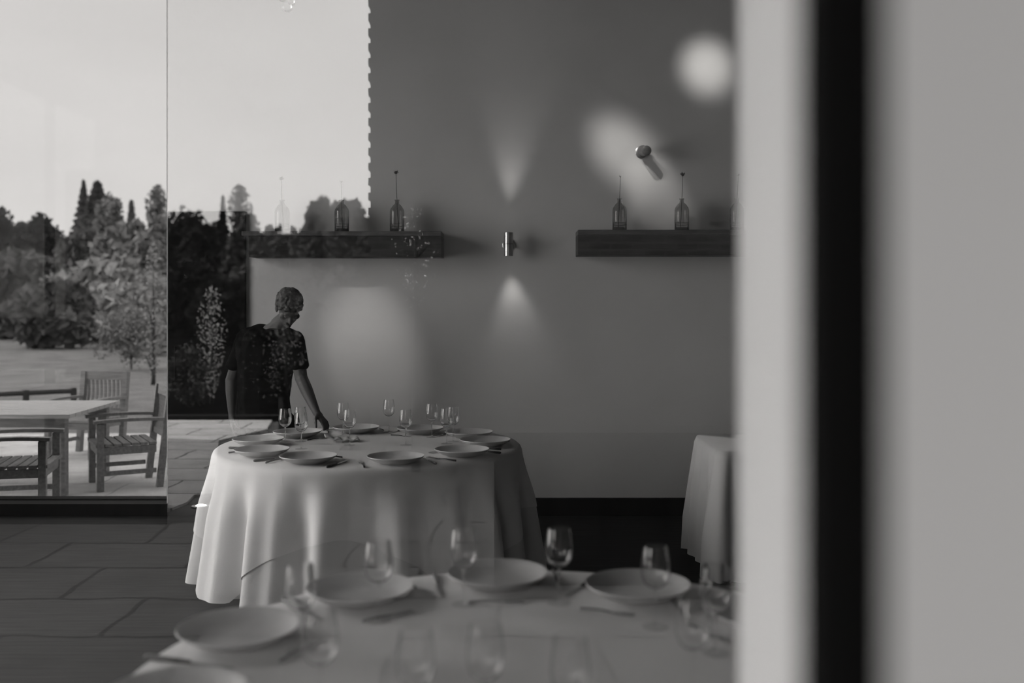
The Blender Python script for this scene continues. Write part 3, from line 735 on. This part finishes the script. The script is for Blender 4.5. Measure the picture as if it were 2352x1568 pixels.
def plant(name, base, rx, h0, h1, kind, n, leaf, m, label, cat='tree', group=None, seed=0, trunk=True, lobes=0):
    rg = np.random.default_rng(seed + 100); t = thing(name, base, label, cat, group)
    p = crown_pts(rg, n, rx, rx * .8, h0, h1, kind); v, f = quads(p, leaf, rg)
    mesh_np('foliage', v, f, m, t)
    bm = bmesh.new(); r = max(.01, (h1) * .018)
    add_tube(bm, [(0, 0, 0), (.02 * rx, 0, h0), (0, 0, h0 + (h1 - h0) * .85)], [r, r * .8, r * .2], 8)
    for k in range(7):
        a = rg.uniform(0, 2 * PI); z = h0 + (h1 - h0) * rg.uniform(.0, .6); q = rx * rg.uniform(.35, .7)
        add_tube(bm, [(0, 0, z), (q * .5 * math.cos(a), q * .5 * math.sin(a), z + (h1 - h0) * .08), (q * math.cos(a), q * math.sin(a) * .8, z + (h1 - h0) * .14)], [r * .45, r * .3, r * .1], 6)
    frombm('trunk', bm, M['bark'], t, True); return t
def tree_px(fn, px, ytop, halfw, d, gz, kind, m, label, seed, n=5200, leaf=.22, low=.05, name='tree', cat='tree', group=None):
    p = fn(px, ytop, d); rx = halfw / F * d; h = p.z - gz
    if kind == 'round': low = max(0.0, 1 - 3.0 * rx / h)
    return plant(name, (p.x, p.y, gz), rx, h * low, h, kind, n, leaf, m, label, cat, group, seed)

# garden seen through the back window
GZ = -.16
gy = WY + .30
struct(box('ground_garden_terrace', (-9, gy, GZ - .1), (3, 13.2, GZ), M['terrace_far']), 'pale flagstone terrace outside the garden window', 'terrace')
g = fromdata('lawn', [(-60, 13.2, GZ - .02), (40, 13.2, GZ - .02), (40, 90, GZ - .02), (-60, 90, GZ - .02)], [(0, 1, 2, 3)], M['grass'])
tag(g, 'rough pale meadow beyond the garden terrace', 'grass', kind='structure')
gt = [(-5, 476, 80, 'round', 'leaf_dark', 'dark rounded tree at the left edge, beyond the meadow'),
      (95, 476, 75, 'round', 'leaf_dark', 'dark dome-shaped tree second from the left edge'),
      (192, 416, 34, 'cone', 'leaf_mid', 'slim spire conifer, leftmost of the tall pair'),
      (224, 420, 62, 'cone', 'leaf_mid', 'broad conifer, tallest in the left window'),
      (255, 450, 40, 'round', 'leaf_grey', 'loose tree leaning on the broad conifer, right side'),
      (302, 462, 22, 'cone', 'leaf_grey', 'small lone spire conifer between the conifers and the birch'),
      (361, 424, 30, 'airy', 'leaf_grey', 'tall airy birch beside the window edge'),
      (190, 512, 85, 'round', 'leaf_mid', 'rounded tree below the pair of conifers'),
      (300, 490, 95, 'round', 'leaf_grey', 'pale rounded tree below the small spire conifer'),
      (385, 480, 70, 'round', 'leaf_grey', 'pale rounded tree cut by the window edge'),
      (40, 560, 110, 'round', 'leaf_mid', 'wide low tree in front of the dark domes'),
      (230, 590, 130, 'round', 'leaf_haze', 'wide hazy tree in the middle of the window'),
      (120, 640, 110, 'round', 'leaf_mid', 'low spreading tree at the meadow edge'),
      (340, 610, 90, 'round', 'leaf_haze', 'hazy low tree by the right window edge')]
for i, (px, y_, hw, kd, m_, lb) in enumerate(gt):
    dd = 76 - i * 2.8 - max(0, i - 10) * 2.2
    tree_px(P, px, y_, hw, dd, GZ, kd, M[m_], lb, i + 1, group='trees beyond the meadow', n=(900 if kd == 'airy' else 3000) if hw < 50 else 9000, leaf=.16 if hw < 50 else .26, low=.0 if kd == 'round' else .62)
tree_px(P, 300, 680, 85, 26, GZ, 'round', M['leaf_grey'], 'pale twiggy shrub behind the far garden chair', 51, n=3500, leaf=.045, name='shrub', cat='shrub')
tree_px(P, 352, 560, 36, 21, GZ, 'airy', M['leaf_haze'], 'thin pale birch sapling by the right window edge', 52, n=700, leaf=.035, name='birch_sapling', cat='tree')
for nm, z_ in (('rail', 892),):
    t = thing('garden_fence', P(120, 892, 17), 'low dark rail fence behind the garden table', 'fence'); o_ = t.location.copy()
    a, b = P(-60, 908, 16.5) - o_, P(176, 897, 17) - o_
    bm = bmesh.new(); add_tube(bm, [a, b], .045, 6); frombm('rail', bm, M['bark'], t)
    for u in (0.05, .5, .97):
        q = a.lerp(b, u); bm = bmesh.new(); add_tube(bm, [(q.x, q.y, q.z + .05), (q.x, q.y, GZ - o_.z)], .05, 6); frombm('post', bm, M['bark'], t)

# teak garden furniture
def garden_chair(loc, rz, label):
    t = thing('garden_armchair', loc, label, 'garden chair', 'slatted wooden garden armchairs', rz)
    w_, dp, sh, bh, ah = .62, .58, .43, .93, .635        # faces -y
    m = M['teak']
    for sx_ in (-1, 1):
        x = sx_ * (w_ / 2 - .03)
        box('leg', (x - .03, -dp / 2, 0), (x + .03, -dp / 2 + .06, ah - .015), m, t, .004)
        bm = bmesh.new()
        vs = add_box(bm, (x - .03, dp / 2 - .06, 0), (x + .03, dp / 2, bh), .0)
        for v in vs:
            if v.co.z > .5: v.co.y += .10
        frombm('leg', bm, m, t)
        bm = bmesh.new()
        n = 8; pr = []
        for i in range(n + 1):
            y = -dp / 2 - .03 + (dp + .05) * i / n; z = ah + .012 * math.sin(PI * i / n) - .0; pr.append((y, z))
        for i in range(n):
            (y0, z0), (y1, z1) = pr[i], pr[i + 1]
            q = [bm.verts.new((x + a_, yy, zz + b_)) for (yy, zz) in ((y0, z0), (y1, z1)) for a_, b_ in ((-.038, -.014), (.038, -.014), (.038, .014), (-.038, .014))]
            for f in ((0, 1, 5, 4), (1, 2, 6, 5), (2, 3, 7, 6), (3, 0, 4, 7)): bm.faces.new([q[k] for k in f])
            if i == 0: bm.faces.new(q[:4])
            if i == n - 1: bm.faces.new(q[4:])
        bmesh.ops.recalc_face_normals(bm, faces=bm.faces); frombm('armrest', bm, m, t)
        box('side_rail', (x - .015, -dp / 2 + .06, sh - .10), (x + .015, dp / 2 - .06, sh - .03), m, t)
        box('side_stretcher', (x - .014, -dp / 2 + .06, .14), (x + .014, dp / 2 - .06, .18), m, t)
    box('seat_rail', (-w_ / 2 + .06, -dp / 2 + .01, sh - .10), (w_ / 2 - .06, -dp / 2 + .04, sh - .03), m, t)
    boxes('seat', [((-w_ / 2 + .01, -dp / 2 - .01 + k * .078, sh - .025), (w_ / 2 - .01, -dp / 2 + .055 + k * .078, sh)) for k in range(7)], m, t, .003)
    bm = bmesh.new()
    def lean(z): return dp / 2 - .04 + .10 * (z - .0) / bh
    vs = add_box(bm, (-w_ / 2 + .03, 0, bh - .10), (w_ / 2 - .03, .035, bh), .004)
    for v in vs: v.co.y += lean(v.co.z); v.co.z += .025 * math.cos(v.co.x / w_ * PI) 
    frombm('top_rail', bm, m, t)
    bm = bmesh.new(); vs = add_box(bm, (-w_ / 2 + .06, 0, sh + .03), (w_ / 2 - .06, .03, sh + .08))
    for v in vs: v.co.y += lean(v.co.z)
    frombm('lower_rail', bm, m, t)
    bm = bmesh.new()
    for k in range(9):
        x = -w_ / 2 + .09 + k * (w_ - .18) / 8
        z0 = sh + .08
        for j in range(5):
            za, zb = z0 + (bh - .10 - z0) * j / 5, z0 + (bh - .10 - z0) * (j + 1) / 5
            vs = add_box(bm, (x - .014, .008, za), (x + .014, .022, zb))
            for v in vs:
                v.co.y += lean(v.co.z) + .022 * math.sin(PI * (v.co.z - z0) / (bh - .10 - z0))
    frombm('back_slats', bm, m, t)
    return t
def furn(px, py): d_ = (CZ - GZ) * F / (py - HOR); return Vector((X(px, d_), d_, GZ))
# dining table outside
tz = .74
ta, tb = DZ(952, GZ + tz), DZ(919, GZ + tz)
corner_fr, corner_br = Vector((X(160, ta), ta, 0)), Vector((X(276, tb), tb, 0))
t = thing('garden_table', (corner_fr.x - .8, (ta + tb) / 2, GZ), 'weathered slatted wooden table on the garden terrace', 'garden table')
o_ = t.location.copy()
u = (corner_br - corner_fr); 
def tp(s, r_): # s 0 front..1 back, r_ metres to the left of the right edge
    q = corner_fr + u * s + Vector((-r_, 0, 0)); return Vector((q.x - o_.x, q.y - o_.y, 0))
bm = bmesh.new()
ns = 9
for k in range(ns):
    s0, s1 = k / ns, (k + .93) / ns
    q = [tp(s0, 0), tp(s0, 2.0), tp(s1, 2.0), tp(s1, 0)]
    lo = [bm.verts.new((a.x, a.y, tz - .035)) for a in q]; hi = [bm.verts.new((a.x, a.y, tz)) for a in q]
    bm.faces.new(lo[::-1]); bm.faces.new(hi)
    for i in range(4): bm.faces.new((lo[i], lo[(i + 1) % 4], hi[(i + 1) % 4], hi[i]))
bmesh.ops.recalc_face_normals(bm, faces=bm.faces); frombm('tabletop', bm, M['teak_top'], t)
for s, r_ in ((.10, .12), (.9, .12), (.10, 1.85), (.9, 1.85)):
    q = tp(s, r_); box('leg', (q.x - .042, q.y - .042, 0), (q.x + .042, q.y + .042, tz - .035), M['teak'], t, .004)
a, b = tp(.08, .1), tp(.08, 1.9); box('apron', (b.x, a.y - .012, tz - .125), (a.x, a.y + .012, tz - .036), M['teak'], t)
a, b = tp(.92, .1), tp(.92, 1.9); box('apron', (b.x, a.y - .012, tz - .125), (a.x, a.y + .012, tz - .036), M['teak'], t)
c0 = garden_chair(furn(288, 1112), math.radians(-60), 'garden armchair side-on at the right of the wooden table')
copy_tree(c0, furn(196, 1046), math.radians(-14), 'garden armchair facing the window from behind the wooden table')
copy_tree(c0, furn(36, 1178), math.radians(104), 'garden armchair cut by the left edge of the photo')

# ------------------------------------------------------------------ the forecourt, seen mirrored in the front glass
struct(box('ground_forecourt', (-9, -12.4, -.10), (7, PANE - .02, -.02), M['terrace_shade']), 'paving toned dark for shade in front of the restaurant', 'paving')
# upper terrace, sun and shade put into its stone tones, one low step up; its edge turns a corner round a ground lamp
e = [R(380, 1172, DZ(1172, 0)), R(430, 1152, DZ(1152, 0)), R(447, 1135, DZ(1135, 0)), R(488, 1133, DZ(1133, 0)), R(625, 958, 13.36)]
e2 = [R(503, 1010, DZ(1010, 0)), R(380, 1006, DZ(1006, 0))]
pts = [(-9, e[0].y)] + [(q.x, q.y) for q in e[:4]] + [(q.x, q.y) for q in e2] + [(-9, e2[1].y)]
struct(prism('ground_half_shade_terrace', pts[::-1], -.10, .0, M['terrace_half_shade']))
pts = [(-9, e2[1].y), (e2[1].x, e2[1].y), (e2[0].x, e2[0].y), (R(612, 985, DZ(985, 0)).x, R(612, 985, DZ(985, 0)).y), (e[4].x, e[4].y), (-9, -12.4)]
st = struct(prism('ground_upper_terrace', pts[::-1], -.10, .0, M['terrace_sunlit']), 'sunlit-toned flagstone terrace mirrored in the glass left of the far table', 'paving')
struct(box('ground_garden_front', (-60, -95, -.25), (60, -12.4, -.05), M['grass_dark']))
struct(box('kerb_front', (-9, -12.62, -.1), (7, -12.4, .05), M['kerb']))
gl = R(462, 1164, DZ(1164, -.02))
t = thing('ground_lamp', (gl.x, gl.y, -.02), 'small glowing ground lamp let into the paving by the step', 'ground lamp')
lathe('lamp_rim', [(0, 0), (.07, 0), (.07, .012), (.05, .016), (.048, .008), (0, .006)], M['brushed'], t, 24)
lathe('lamp_lens', [(0, .0065), (.040, .0085), (.040, .014), (.02, .021), (0, .023)], M['groundlens'], t, 24)
# unseen canopy added for shade, tall black reflection blocker, brick wing, low black blocker
struct(box('canopy_shade', (-6, -2.2, 3.15), (6, PANE - .05, 3.35), M['facade']))  # out of view, added to darken the near paving
px0 = X(385, 7.15)
py_ = 2 * PANE - 7.15; xq = X(385, 7.75)
struct(prism('wall_mirror_blocker', [(-9.5, py_), (px0, py_), (xq, py_ - .6), (-9.5, py_ - .6)], -.02, 4.4, M['blocker_boards']))  # added out of view so the garden window gets no bright reflection
yb = 2 * PANE - 10.0; xb = X(846, 10.0)
bm = bmesh.new()
for k in range(74):
    z = k * .075; add_box(bm, (xb + (.022 if k % 2 else 0), yb - .3, z - .1), (7, yb, z + .075 - .1))
struct(frombm('wall_brick_wing', bm, M['brick']))
struct(box('wall_low_blocker', (X(1135, 5.6), 2 * PANE - 5.9, -.02), (7, 2 * PANE - 5.6, .84), M['blocker_boards']))  # added out of view to keep the mirrored floor dark
# dark block added to keep bright paving out of the reflection
Q = 2 * PANE
bp = [(X(650, 8.2), Q - 8.2), (xb + .02, Q - 8.2), (xb + .02, Q - 9.98), (xb - .02, Q - 12.3), (X(640, 12.3), Q - 12.3)]
t = thing('dark_block', (-2.0, -8, 0), 'low dark block added to hide bright paving by the brick wing', 'block')
o = prism('block_wall', [(x + 2.0, y + 8) for x, y in bp], 0.0, .40, M['kerb'], t)
o = prism('block_top', [(x * .97 + 2.0 - .03, y * .985 + 8 - .15) for x, y in bp], .37, .43, M['block_top'], t)
ft = [(405, 474, 85, 'round', 'leaf_dark', 'dark domed tree mirrored right of the window edge'),
      (470, 500, 60, 'round', 'leaf_dark', 'dark tree mirrored at the foot of the slim conifer'),
      (512, 452, 20, 'cone', 'leaf_dark', 'slim dark conifer mirrored left of the airy birch'),
      (550, 424, 30, 'airy', 'leaf_mid', 'tall airy birch mirrored above the left end of the shelf'),
      (590, 500, 80, 'round', 'leaf_mid', 'grey tree mirrored below the airy birch'),
      (665, 506, 80, 'round', 'leaf_grey', 'low grey tree mirrored behind the first bottle'),
      (742, 460, 72, 'round', 'leaf_haze', 'pale tree mirrored left of the middle bottle'),
      (808, 450, 70, 'round', 'leaf_haze', 'pale tree mirrored between the middle and right bottles'),
      (845, 490, 50, 'round', 'leaf_grey', 'grey tree mirrored beside the brick corner'),
      (430, 590, 100, 'round', 'leaf_dark', 'broad dark tree mirrored over the black panel'),
      (650, 600, 130, 'round', 'leaf_grey', 'broad grey tree mirrored around the waiter head'),
      (520, 640, 90, 'round', 'leaf_dark', 'low dark tree mirrored left of the waiter'),
      (790, 620, 100, 'round', 'leaf_mid', 'low tree mirrored right of the waiter')]
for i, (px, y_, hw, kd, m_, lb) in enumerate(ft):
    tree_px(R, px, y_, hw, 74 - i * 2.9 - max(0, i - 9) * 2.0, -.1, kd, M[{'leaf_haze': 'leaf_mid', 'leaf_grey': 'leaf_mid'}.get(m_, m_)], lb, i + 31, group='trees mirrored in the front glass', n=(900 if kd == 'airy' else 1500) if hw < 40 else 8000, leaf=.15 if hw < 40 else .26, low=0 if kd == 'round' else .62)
tree_px(R, 486, 655, 40, 16, -.05, 'airy', M['leaf_pale'], 'pale flowering shrub mirrored left of the waiter', 71, n=900, leaf=.022, name='shrub', cat='shrub')
tree_px(R, 655, 672, 95, 15, -.05, 'round', M['leaf_pale'], 'sparse pale-leaved shrub mirrored across the waiter shirt', 72, n=650, leaf=.011, name='shrub', cat='shrub')
tree_px(R, 430, 790, 60, 15.5, -.05, 'round', M['leaf_mid'], 'low grey shrub mirrored beside the window edge', 73, n=1500, leaf=.04, name='shrub', cat='shrub')
tree_px(R, 955, 470, 60, 9.4, -.02, 'airy', M['leaf_pale'], 'thin twiggy sapling mirrored over the right end of the left shelf', 74, n=170, leaf=.016, low=.6, name='sapling', cat='shrub')
t = thing('garden_rail', R(440, 885, 17), 'low pale rail mirrored between the window edge and the waiter', 'fence'); o_ = t.location.copy()
for y_ in (880, 893):
    bm = bmesh.new(); add_tube(bm, [R(380, y_ + 3, 17) - o_, R(470, y_, 17) - o_], .02, 6); frombm('rail', bm, M['teak'], t)
for px in (384, 466):
    q = R(px, 880, 17) - o_; bm = bmesh.new(); add_tube(bm, [q, (q.x, q.y, -.05 - o_.z)], .03, 6); frombm('post', bm, M['teak'], t)
